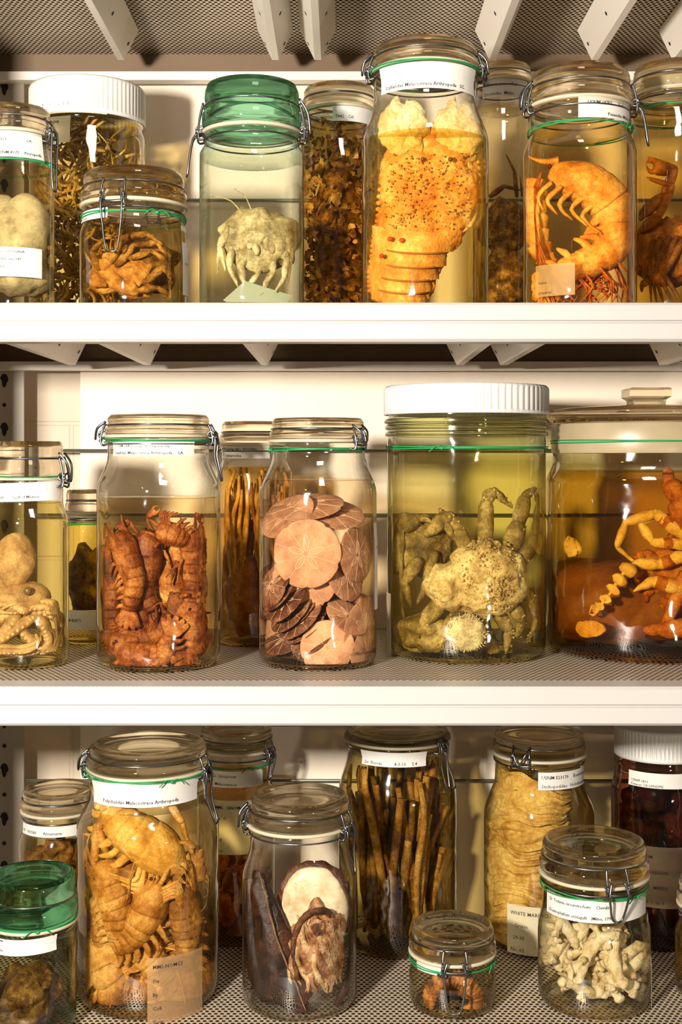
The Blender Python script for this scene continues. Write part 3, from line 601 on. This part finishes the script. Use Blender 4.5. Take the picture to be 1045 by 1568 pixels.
# sand dollars
J=Jar('sand_dollar_jar',487,90,.16,2,641,36,.78,(694,755),735,l='f2e0c0',g='f4efe0',edge=.55)
J.string(689,-80); J.clamp(55,.02,'hinge',w=.01); J.label(690,712,70,100,['USNM'],5); J.label(735,930,70,84,['','','','','1042181','','','',''],5)
def dollar(mb,c,r,nrm,spin,m=0,mp=1,holes=True):
    nrm=Vector(nrm).normalized(); u=nrm.cross(Vector((0,0,1))); u=u.normalized() if u.length>.1 else Vector((1,0,0)); w=u.cross(nrm)
    n=60; Vs=[];F=[]; prof=[(0.01,.10),(.3,.09),(.6,.065),(.85,.035),(.97,.012),(1,0),(.97,-.012),(.5,-.02),(.01,-.02)]
    for rr,zz in prof:
        for j in range(n):
            t=2*math.pi*j/n+spin; k=1
            if holes:
                d=((t-spin)*5/(2*math.pi))%1; k=1-.05*math.exp(-((d-.5)/.05)**2)*(rr>.9)
            Vs.append(c+(u*math.cos(t)+w*math.sin(t))*r*rr*k+nrm*r*zz)
    for i in range(len(prof)-1):
        for j in range(n): k=(j+1)%n; F.append((i*n+j,i*n+k,(i+1)*n+k,(i+1)*n+j))
    mb.add(Vs,F,m)
    for p in range(5):
        a=spin+2*math.pi*p/5; P=[]
        for q in range(13):
            t=q/12*2*math.pi; rad=.30-.22*math.cos(t); off=.075*math.sin(t); aa=u*math.cos(a)+w*math.sin(a); bb=-u*math.sin(a)+w*math.cos(a)
            P.append(c+aa*r*rad+bb*r*off+nrm*(r*(.103-.06*rad)))
        mb.tube(P,r*.013,mp,seg=5,n=2,closed=True,cap=False)
        for a2 in (a+math.pi/5,a):
            aa=u*math.cos(a2)+w*math.sin(a2)
            mb.tube([c+aa*r*.05+nrm*r*.103,c+aa*r*.5+nrm*r*.076,c+aa*r*.95+nrm*r*.018],r*.008,mp,seg=4,n=3)
mb=MB(); u=J.u
dollar(mb,J.p(470,848,-.05),52*u,(-.1,-1,.05),.3); dollar(mb,J.p(467,885,-.036),50*u,(-.15,-1,-.15),.9); dollar(mb,J.p(502,992,-.052),41*u,(0,-1,.1),.2,0)
dollar(mb,J.p(545,850,-.028),42*u,(.85,-.6,.1),.5,2); dollar(mb,J.p(528,880,-.025),42*u,(.75,-.6,.3),.5,2); dollar(mb,J.p(440,790,-.01),46*u,(-.5,-.6,.8),0,2); dollar(mb,J.p(500,786,0),60*u,(.1,-.35,.9),0,2); dollar(mb,J.p(470,776,0),58*u,(-.1,-.3,.9),0,2)
dollar(mb,J.p(555,960,-.03),46*u,(.8,-.6,-.2),.5,0); dollar(mb,J.p(532,945,-.035),36*u,(.5,-.5,.75),.2,2); dollar(mb,J.p(560,1000,-.03),36*u,(.9,-.5,.1),.2,0)
for i in range(11): dollar(mb,J.p(418+i*7,900+i*8+random.uniform(-10,10),-.03+.006*(i%3)),40*u,(-.72,-.45,.5+.06*i),i,3)
for i in range(8): dollar(mb,J.p(440+i*14,975+random.uniform(-15,25),.0+.01*(i%2)),40*u,(-.4,-.4,.8),i,3)
for i in range(8): dollar(mb,J.p(430+i*16,900+random.uniform(-70,80),.02),44*u,(random.uniform(-.6,.6),-.8,random.uniform(-.5,.5)),i,2)
J.put(mb,'sand_dollars',[tissue('a67a64','c8997e','dab298',30,.55,.4,fine=700,mott=.35),simple('petal_pale','dcbca6',.6),tissue('8a624e','b4866e','cca48c',30,.6,.4,mott=.4),tissue('2e1a14','684232','a07460',30,.5,.4)],f=.95)
# big screw-cap crab jar
J=Jar('large_crab_jar',714,121,.23,2,592,44,.99,(655,682),690,g='f0f2d0',l='eae4a4',lid='plastic',lidw=1.04,edge=.7)
mb=MB()
for i,(yy,t) in enumerate(((646,.0030),(655,.0034),(665,.003))): mb.ring(J.rad(J.h(yy))+.001,J.h(yy),t,0,0,64)
mb.obj('glass_thread_rings',[J.gm],J.e); J.string(687,-22,.0005)
mb=MB(); U2=J.u
def egg(d): return 1+.03*math.sin(9*math.atan2(d.z,d.x))-.18*max(0,d.z)
mb.ell(J.p(747,882,-.055),(58*U2,.030,64*U2),0,.5,.09,60,nu=100,nv=64,fn=egg)
mb.ell(J.p(698,898,-.05),(46*U2,.026,38*U2),0,0,.12,60,nu=64,nv=40)
mb.jitter(.0026,150)
for P,r in (([(742,835),(745,765),(757,752),(785,778)],.0105),([(782,840),(795,800),(805,760),(822,745)],.0125),([(800,860),(822,820),(828,770),(815,745)],.009),([(720,850),(700,810),(672,778)],.0105),([(668,800),(690,790),(722,830)],.009),
             ([(790,900),(815,915),(826,945),(808,985)],.009),([(785,925),(800,950),(790,980)],.009),([(735,940),(745,975),(760,1010),(752,1018)],.0105),([(760,935),(780,965),(775,1000)],.009),([(680,920),(650,950),(640,985)],.011),([(700,940),(680,975),(665,1005)],.010)):
    Q=[J.p(x,y,-.045+.004*j) for j,(x,y) in enumerate(P)]; limb(mb,Q,r,1,14)
    for k in range(len(Q)-1):
        for q in range(7):
            a=Q[k].lerp(Q[k+1],random.random()); w=random.uniform(0,6.28); rr=r*(1-.2*k)*.85; mb.ell(a+V((math.cos(w)*rr,-abs(math.sin(w))*rr,math.sin(w)*rr*.3)),(.0018,.0018,.0018),random.choice((0,1)),nu=6,nv=4)
mb.ell(J.p(640,835,-.015),(54*U2,.03,48*U2),1,.3,.12,50,nu=64,nv=40)
for (pts,r) in (([(610,815),(600,850),(612,890)],.008),([(640,860),(620,890),(630,930)],.009),([(665,850),(655,890),(640,925)],.008),([(655,815),(680,800),(700,830)],.008),([(625,810),(640,792),(665,800)],.007),([(600,840),(605,900),(620,950)],.006)):
    limb(mb,[J.p(x,y,-.045) for x,y in pts],r,1,10)
mb.ell(J.p(655,970,-.02),(44*U2,.03,30*U2),1,.2,.18,60,nu=48,nv=30)
c=J.p(714,968,-.072); mb.ell(c,(31*U2,.012,27*U2),2,0,.1,90,nu=32,nv=18)
for i in range(80):
    t=random.uniform(0,6.28); q=random.uniform(.8,1); a=c+V((math.cos(t)*31*U2*q,-.012*math.sqrt(1-q*q*.9),math.sin(t)*27*U2*q)); mb.tube([a,a+V((math.cos(t)*.003,-.0005,math.sin(t)*.003))],[.0008,.0003],2,n=1,seg=5)
for i in range(420):
    t=random.uniform(0,6.28); q=math.sqrt(random.random())*.97; a=J.p(747,882,-.055)+V((math.cos(t)*55*U2*q,-.030*math.sqrt(1-q*q),math.sin(t)*60*U2*q)); e=random.uniform(.0008,.002); mb.ell(a,(e,)*3,random.choice((0,0,0,3)),nu=6,nv=4)
for i in range(8): limb(mb,[J.p(620+i*22,975+random.uniform(-20,10),-.0),J.p(640+i*20,1000,-.03),J.p(655+i*18,1012,-.05)],.006,1)
mb.jitter(.0014,100)
J.put(mb,'crab_specimens',[tissue('947454','ccae8c','ead6bc',35,bump=.8,speck='8a6038'),tissue('4e3c20','84683c','bca074',35,bump=.8),tissue('a89088','d4c0b8','eae0da',60,bump=.6,speck='54463c'),simple('bump_brown','946848',.5)],f=.94)
J.label(905,1005,-86,-72,['','','','','','','',''],5)
# wide jar with knob lid
J=Jar('wide_crab_jar',990,152,.26,2,650,2,.93,(705,740),722,g='f0e8cc',l='d8b050',lid='none',edge=.7,seg=96)
mb=MB(); nr=J.nr
mb.lathe([(.0001,J.h(640)),(nr*.98,J.h(642)),(nr*1.0,J.h(648)),(nr*1.06,J.h(640)),(nr*1.09,J.h(634)),(nr*1.08,J.h(630)),(nr*.9,J.h(626)),(nr*.3,J.h(620)),(.0001,J.h(620))],0,96)
mb.obj('glass_lid',[M_lid],J.e)
mb=MB(); kx=.026; zk=J.h(620); 
mb.add([(x*kx*q,y*kx*q,z) for z,q in ((zk-.002,.75),(zk+.006,.8),(zk+.010,1),(zk+.020,1),(zk+.021,.9)) for x,y in ((-1,-1),(1,-1),(1,1),(-1,1))],
 [(0,3,2,1)]+[(4*i+j,4*i+(j+1)%4,4*i+4+(j+1)%4,4*i+4+j) for i in range(4) for j in range(4)]+[(16,17,18,19)],0); mb.obj('square_glass_knob',[M_lid],J.e,False)
mb=MB(); mb.lathe([(nr*1.005,J.h(694)),(nr*1.015,J.h(690)),(nr*1.015,J.h(652)),(nr*1.005,J.h(650))],0,96); mb.obj('ground_glass_neck',[simple('frosted_neck','a89878',.35,var=.3,bscale=40)],J.e)
J.label(662,688,-60,-53,['','74'],5); J.string(678,None)
mb=MB(); u=J.u
def sup(d): return 1/max(abs(d.x)**5+abs(d.z)**5+.2,.001)**.2*.95
mb.ell(J.p(960,918,.03),(158*u,.095,68*u),1,0,.05,30,nu=72,nv=40,fn=sup)
mb.ell(J.p(885,965,-.092),(44*u,.012,13*u),2,-.05,.08,60); mb.ell(J.p(865,838,-.06),(22*u,.012,14*u),3,.1,.3,90)
for P,r,m in (([(1048,820),(1005,785),(958,800),(946,838),(985,872)],.0085,3),([(1050,850),(1010,865),(975,862),(958,880)],.0085,3),([(1060,835),(1000,830),(980,800),(1010,795)],.007,3),([(1040,900),(1000,890),(970,905)],.009,3),
   ([(1050,800),(1040,765),(1025,735),(1022,715)],.016,4),([(1060,960),(1010,965),(985,965)],.012,4),([(1060,880),(1045,900),(1010,975)],.014,4)):
    Q=[J.p(x,y,-.09+.004*j) for j,(x,y) in enumerate(P)]; limb(mb,Q,r,m,12)
    if m==3:
        a=Q[0].lerp(Q[1],.6); d=(Q[1]-Q[0]).normalized()*.009; mb.tube([a-d,a,a+d],[r*.9,r*1.03,r*.9],4,seg=12,n=3)
for i,(x,y) in enumerate(((962,872),(950,888),(940,903),(926,918),(912,930))):
    e=1-.12*i; mb.ell(J.p(x,y,-.1),(.011*e,.008,.0075*e),3,.6,.1,150,nu=14,nv=10)
    for k in(-1,1): mb.tube([J.p(x,y,-.1),J.p(x-12,y+9*k+4,-.1)],[.0038*e,.0012],3,seg=7,n=2)
claw(mb,J.p(915,930,-.1),V((-1,0,-.35)),.028,3,.22)
crab(mb,J.p(1055,870,-.055),.05,.042,.2,.06,.009,m=4,nzz=.1,claws=False)
mb.jitter(.0018,90)
J.put(mb,'crab_specimen',[M_paper,tissue('5e3418','82502a','9c6c40',6,.6,.3,mott=.3),tissue('a87438','cc9c58','e4bc80',40),tissue('c49c58','e4c88c','f6e8c4',40,mott=.4),tissue('843c18','b87030','dca860',35)],f=.95)
# ================================================================ BOTTOM SHELF
J=Jar('shallow_specimen_jar',90,60,.34,3,1205,34,.9,(1262,1290),1270,l='ddd0a0')
J.label(1250,1266,-60,50,['19   101580      Annamaria'],6)
mb=MB(); 
for i in range(9): mb.ell((random.uniform(-.03,.03),random.uniform(-.03,.02),random.uniform(.015,J.h(1285))),(.022,.02,.017),0,random.random()*3,.3,70)
J.put(mb,'coral_specimen',[tissue('4a2c10','8a5c28','b88a4c',70)])
J=Jar('green_glass_jar',50,66,.11,3,1336,72,.97,(1425,1445),1440,g='bfe0c8',l='c4c49c',lidcol='green',edge=.8)
J.label(1414,1438,-60,45,['','       Echinoidea'],5,tilt=.004); J.string(1404,20)
mb=MB(); 
for i in range(12): segbody(mb,[V((random.uniform(-.035,.035),random.uniform(-.035,.02),random.uniform(.01,.06))) for k in range(4)],.008,0,9,False,False)
mb.ell(J.p(40,1520,0),(.036,.03,.032),0,0,.25,60)
J.put(mb,'holothurian_specimen',[tissue('3e240c','744c22','b08448',80)]); J.label(1478,1520,-62,-35,['USNM','3281'],6,mat=M_yel)
# big crayfish jar
J=Jar('crayfish_jar',227,108,.20,3,1136,38,.82,(1212,1262),1225,l='e8d49c',g='f4ecd4',edge=.5)
J.label(1176,1212,-54,62,['Stereomastis sculpta (Smith, 1880)','Polychelidae Malacostraca Arthropoda'],7,ta=-38,tilt=.0015); J.string(1176,30,.002); J.clamp(72,.055,w=.009); J.clamp(-86,.03,'hinge')
mb=MB(); u=J.u
prawn(mb,J,[J.p(278,1332,-.045),J.p(240,1300,-.05),J.p(205,1276,-.05),J.p(172,1252,-.048),J.p(150,1232,-.045)],.029,2,3,True,1,True)
for P,r in (([(262,1230),(282,1260),(302,1310)],.0055),([(310,1300),(285,1290),(250,1292)],.0045),([(150,1240),(148,1270),(165,1310),(150,1350)],.006),([(262,1325),(300,1330),(310,1370),(290,1420)],.007),([(300,1440),(308,1390),(285,1350)],.007),([(135,1270),(140,1320),(130,1360)],.006)):
    limb(mb,J.inset([J.p(x,y,-.06+.004*j) for j,(x,y) in enumerate(P)],r),r,0,10)
bl=[([(140,1320),(158,1355),(178,1395),(180,1440)],.022),([(165,1335),(205,1345),(245,1350),(282,1335)],.023),([(205,1380),(245,1400),(275,1440),(285,1485)],.026),([(280,1360),(302,1400),(312,1445),(300,1490)],.021),([(138,1425),(158,1470),(185,1515),(215,1540)],.024),([(185,1485),(225,1512),(265,1530),(302,1515)],.025),([(235,1345),(228,1390),(205,1430),(175,1450)],.022),([(145,1555),(190,1568),(240,1575)],.022),([(262,1575),(296,1555),(318,1515)],.020),([(136,1375),(142,1415),(136,1465)],.017),([(215,1450),(240,1478),(262,1500)],.021)]
for i,(P,r) in enumerate(bl): prawn(mb,J,[J.p(x,y,-.058+.018*(i%3)) for x,y in P],r,i%2,3,i%3==0,random.choice((-1,1)),i%2==0)
for i in range(22): mb.ell((random.uniform(-.06,.06),random.uniform(-.02,.05),random.uniform(.01,J.h(1350))),(random.uniform(.012,.02),.015,random.uniform(.012,.018)),i%2,random.random()*3,.15,60,nu=20,nv=14)
for i in range(26):
    a=V((random.uniform(-.06,.06),-.05,random.uniform(.02,J.h(1300)))); d=V((random.gauss(0,1),random.gauss(0,.2),random.gauss(0,1))).normalized()*.02; mb.tube([a,a+d+V((0,0,.004)),a+d*2],[.0014,.0012,.0005],i%3,seg=5)
mb.jitter(.0022,50); mb.jitter(.0008,170)
J.put(mb,'crayfish_specimens',[tissue('8e5c26','c29050','e6c48c',28,bump=.7),tissue('64401e','a07244','d4aa70',28,bump=.7),tissue('a87830','deb05c','f6dca0',28,bump=.7),simple('crayfish_eye','1c1008',.3)],f=.94)
J.label(1425,1525,8,55,['MMS-NOMCS','Sta','By','Coll','Gear'],7,mat=simple('amber_wet_label','a8845c',.6,var=.1,trans=.45))
J=Jar('anemone_jar',362,60,.39,3,1112,34,.9,(1196,1215),1185,l='f0cc94')
J.label(1168,1192,-40,50,['Ca. Synalpheus','   Malacostraca'],6); J.string(1165,30,.001); J.clamp(60,.03)
J.label(1210,1290,-30,40,['MMS   GNOMCS','Sta.  G','By','Coll','Gear'],6,out=True,mat=M_yel)
mb=MB()
for i in range(30): mb.ell((random.uniform(-.035,.035),random.uniform(-.045,.03),random.uniform(.01,J.h(1285))),(random.uniform(.009,.017),.012,random.uniform(.012,.02)),i%2,random.random(),.2,90)
J.put(mb,'anemone_specimens',[tissue('8a3a14','c8743a','f0b888',60),tissue('5a240c','96501f','c88850',60)],f=.93)
# bivalve jar
J=Jar('mussel_jar',459,88,.18,3,1216,44,.86,(1288,1340),1255,l='f4f0e6',g='f4f0e6',edge=.5)
J.clamp(62,.045,w=.010); J.clamp(-84,.02,'hinge')
mb=MB()
mb.tube(J.inset([J.p(383,1335,-.03),J.p(394,1375,-.042),J.p(416,1440,-.046),J.p(440,1500,-.048),J.p(462,1545,-.048),J.p(472,1562,-.045)],.012),[.003,.014,.026,.027,.017,.004],0,seg=40,n=12,flat=(1,.40))
mb.tube([J.p(382,1345,-.014),J.p(380,1400,-.016),J.p(394,1470,-.022),J.p(425,1540,-.024),J.p(455,1566,-.024)],[.004,.012,.018,.014,.005],0,seg=24,n=8,flat=(1,.5))
mb.tube(J.inset([J.p(388,1338,-.046),J.p(402,1380,-.058),J.p(424,1440,-.06),J.p(450,1500,-.06),J.p(468,1548,-.056)],.001),[.0008,.0013,.0014,.0013,.0008],1,seg=8,n=8)
def oy(d): return 1-.12*max(0,-d.z)
mb.ell(J.p(482,1400,-.02),(60*J.u,.014,84*J.u),2,0,.05,60,nu=64,nv=30,fn=oy)
mb.ell(J.p(481,1400,-.028),(51*J.u,.012,73*J.u),3,0,.03,40,nu=48,nv=20,fn=oy)
mb.tube([J.p(530,1350,-.02),J.p(541,1420,-.025),J.p(538,1490,-.03),J.p(515,1540,-.03)],[.003,.006,.008,.004],0,seg=10,n=6)
mb.ell(J.p(488,1452,-.045),(44*J.u,.016,60*J.u),4,.12,.3,70,nu=64,nv=36)
for i in range(16):
    t=i/15; x=455+70*t; P=[J.p(x+12*math.sin(k*1.1+i),1402+k*21+14*math.sin(t*3),-.056+.003*math.sin(k+i)) for k in range(6)]
    mb.tube(P,[.0012,.0035,.004,.0045,.0035,.001],4 if i%2 else 5,seg=8)
mb.tube([J.p(455,1500,-.06),J.p(450,1440,-.06),J.p(468,1402,-.06),J.p(500,1396,-.06),J.p(528,1424,-.06),J.p(530,1470,-.06),J.p(510,1515,-.06)],[.003,.004,.0035,.004,.004,.004,.003],6,seg=8)
mb.ell(J.p(492,1425,-.064),(.010,.006,.008),6,.3,.3,120)
mb.jitter(.0012,120)
J.put(mb,'mussel_and_oyster_specimen',[tissue('0e0706','24130d','54301f',22,.15,.4,fine=300),tissue('5a3c28','7c5a40','a88464',50,.4),tissue('2a120c','5a3020','9a7050',25,.4),tissue('b89c74','dcc9a8','ece0c8',20,.3,.2,mott=.2),tissue('6a3c20','b07c50','dcb48c',60,.35),tissue('8a6438','c8a474','ecd4a8',60,.35),tissue('2a140a','5a341c','8a5c34',60,.35)],f=.94)
# sea whip jar
J=Jar('sea_whip_jar',609,91,.375,3,1112,18,.84,(1150,1215),1150,l='d8c684',g='e8e4cc',edge=.7)
J.label(1134,1156,-45,30,['11:75  Solenocera     (Stn. 77)','Dr. Florida          4-3-13     5.4'],6); J.clamp(50,.05); J.string(1130,60)
mb=MB()
for i in range(95):
    a=random.uniform(0,6.28); r0=J.R*random.uniform(.1,.7); b=V((r0*math.cos(a),r0*math.sin(a),.01+random.uniform(0,.03))); a2=a+random.uniform(-.9,.9); r1=J.R*random.uniform(.3,.92); tz=J.h(random.uniform(1150,1300)); t=V((r1*math.cos(a2),r1*math.sin(a2),tz))
    r=random.uniform(.003,.0062); mb.tube([b,b.lerp(t,.35)+V((random.gauss(0,.003),0,0)),b.lerp(t,.7)+V((random.gauss(0,.003),0,0)),t],[r*.7,r,r,r*.8],i%3,seg=8,n=4)
J.put(mb,'sea_whip_specimens',[tissue('6a4018','a87438','cca468',70),tissue('8a5c2c','c09454','e0c08c',70),tissue('3c280c','6a4e1e','9a7a3a',70)],f=.93)
# small worm jar
J=Jar('small_worm_jar',693,66,.17,3,1414,42,.95,(1472,1490),1485,l='ece2bc',edge=.5)
J.clamp(-2,.045,w=.014); J.clamp(178,.02,'hinge'); J.string(1466,65); J.label(1455,1470,-60,-20,['CUT   Phascolo'],4.5)
mb=MB(); segbody(mb,[J.p(655,1540,-.03),J.p(665,1510,-.035),J.p(695,1498,-.037),J.p(724,1515,-.035),J.p(728,1540,-.03),J.p(700,1552,-.03)],.010,0,26,False,False)
segbody(mb,[J.p(665,1525,.0),J.p(700,1508,.0),J.p(728,1535,.0),J.p(690,1550,.0),J.p(662,1535,.01)],.010,0,26,False,False)
J.put(mb,'peanut_worm_specimen',[tissue('3a1c08','9a5c28','d8984c',60)],f=.92)
# wrinkled tube
J=Jar('sea_cucumber_jar',826,84,.375,3,1119,34,.8,(1188,1245),1160,l='ecd898',g='f0ead0',edge=.6)
J.label(1166,1192,-10,68,['USNM E23170     Eostichopus','Stichopodidae   Holothuroidea'],6.5); J.clamp(-30,.02,'hinge',w=.012)
mb=MB()
P=[J.p(822,1190,-.012),J.p(818,1215,-.012),J.p(812,1270,-.012),J.p(805,1320,-.012),J.p(808,1380,-.012),J.p(815,1430,-.012),J.p(822,1462,-.012)]
Q,R=cr(P,[.045,.052,.054,.048,.052,.052,.04],40)
R=[r*(.96+.06*noise.noise(V((i*.12,3,1)))+.085*abs(math.sin(i*.42+2.6*noise.noise(V((i*.05,0,0)))))-.03) for i,r in enumerate(R)]
mb.tube(Q,R,0,seg=80,n=1)
for i,v in enumerate(mb.v): mb.v[i]=v+V((0,0,1))*(.018*noise.noise(V((v.x*26,v.y*26,v.z*10))))+V((v.x,v.y,0))*(.14*noise.noise(V((v.x*22,v.y*22,v.z*120))))
J.put(mb,'sea_cucumber_specimen',[tissue('a07a44','d4b680','ecdab0',30,.45,.9)],f=.95)
J.label(1360,1432,-42,8,['WHITE MARDICLARM','   Cruise','  29-35','No. 01'],7,mat=M_yel)
# coral jar
J=Jar('white_coral_jar',910,85,.18,3,1284,52,.92,(1385,1420),1372,l='f0e8cc',edge=.55)
J.label(1352,1385,-72,62,['23  Tedania circumtrichum    Clavulina','Desmophyllum cristagalli   (Milne, 1796)'],6,ta=-66,tilt=.002); J.string(1352,40,.002); J.clamp(12,.03,w=.013); J.clamp(-168,.02,'hinge')
mb=MB()
for i in range(32):
    a=random.uniform(0,6.28); r=J.R*random.uniform(.2,.7); z=random.uniform(.016,J.h(1412)); w=random.uniform(.005,.0085); d=V((random.gauss(0,1),random.gauss(0,.5),random.gauss(0,1))).normalized()*random.uniform(.02,.03)
    c=V((r*math.cos(a),-abs(r*math.sin(a))*.9+.012,z)); bend=V((random.uniform(-.006,.006),0,random.uniform(-.006,.006)))
    mb.tube([c-d,c-d*.4+bend,c+d*.4+bend,c+d],[w*.75,w*.9,w,w*.8],0,seg=14,n=7); mb.ell(c+d,(w*1.05,w*.95,w*.9),0,0,.35,150,nu=16,nv=10); mb.ell(c-d,(w*.9,)*3,0,0,.35,150,nu=16,nv=10)
    for q in range(3):
        e=(d.orthogonal().normalized()*random.choice((-1,1))+V((random.uniform(-.5,.5),random.uniform(-.5,.5),random.uniform(-.5,.5)))).normalized()*random.uniform(.011,.02); b=c+d*random.uniform(-.7,.7)+bend*.8
        mb.tube([b,b+e*.5,b+e],[w*.8,w*.6,w*.5],0,seg=12,n=4); mb.ell(b+e,(w*.62,)*3,0,0,.35,200,nu=12,nv=8)
        g=(e.normalized()+d.normalized()*random.choice((-.8,.8))).normalized()*.009; mb.tube([b+e*.6,b+e*.6+g],[w*.5,w*.35],0,seg=8,n=2)
mb.jitter(.0018,130)
J.put(mb,'white_coral_specimen',[tissue('a88c5c','dccca8','f0e8d6',40,.6,1.0,mott=.35)],f=.94)
J.label(1390,1560,66,84,['','','','21','',''],6)
J=Jar('dark_red_specimen_jar',1012,74,.385,3,1108,46,.93,(1180,1215),1175,l='8a5444',g='e0c8b0',lid='plastic',lidw=1.0)
J.label(1168,1190,-55,40,['','','USNM 1810','Penaeus ORGANISMS'],5)
mb=MB(); 
for i in range(34): mb.ell((random.uniform(-.05,.05),random.uniform(-.05,.03),random.uniform(.01,J.h(1190))),(.02,.016,.022),i%2,random.random()*3,.3,70)
J.put(mb,'dark_sponge_specimen',[tissue('1e0a06','3e1810','6a3420',60),tissue('300e08','5a2416','84442c',60)],f=.93)
J.label(1275,1365,-40,30,['USNM','R/V OREGON','1956   MARDI.','OFF. S. W. F'],6,out=True,mat=simple('red_wet_label','a08a74',.6,var=.1,trans=.3))
J=Jar('tan_specimen_jar',1096,60,.2,3,1345,40,.9,(1410,1430),1425,l='e8d8a8')
mb=MB(); mb.ell((0,0,.05),(.04,.04,.045),0,0,.2,60); J.put(mb,'sponge_specimen',[tissue('7a5a2c','b08c50','d8bc84',60)])
# ================================================================ LIGHT / CAMERA
def area(n,loc,tgt,size,power,col):
    l=bpy.data.lights.new(n,'AREA'); l.size=size; l.energy=power; l.color=col; o=bpy.data.objects.new(n,l); bpy.context.scene.collection.objects.link(o)
    o.location=loc; o.rotation_euler=(Vector(tgt)-Vector(loc)).to_track_quat('-Z','Y').to_euler(); return o
area('studio_flash_lamp',(-.64,-1.35,E+.15),(0,.2,E-.05),.11,68,(1,.92,.80))
area('low_flash_lamp',(.80,-1.20,E-.50),(0,.2,E+.1),.09,4,(1,.88,.72))
area('added_glint_softbox',(.15,-1.0,E+.95),(0,.1,E),.30,6,(1,.90,.75))  # invented overhead source, added to put glints on the jar shoulders
w=bpy.data.worlds.new('room_ambient'); w.use_nodes=True; w.node_tree.nodes['Background'].inputs[0].default_value=(1,.80,.60,1); w.node_tree.nodes['Background'].inputs[1].default_value=.11
bpy.context.scene.world=w
cam=bpy.data.cameras.new('camera'); co=bpy.data.objects.new('camera',cam); bpy.context.scene.collection.objects.link(co)
co.location=(0,-D,E); co.rotation_euler=(math.radians(90),0,0); cam.sensor_fit='VERTICAL'; cam.sensor_height=36; cam.lens=36*D/(1568*S); cam.shift_y=-84/1568; cam.shift_x=.0003
cam.clip_start=.01
bpy.context.scene.camera=co
bpy.context.scene.view_settings.view_transform='Standard'
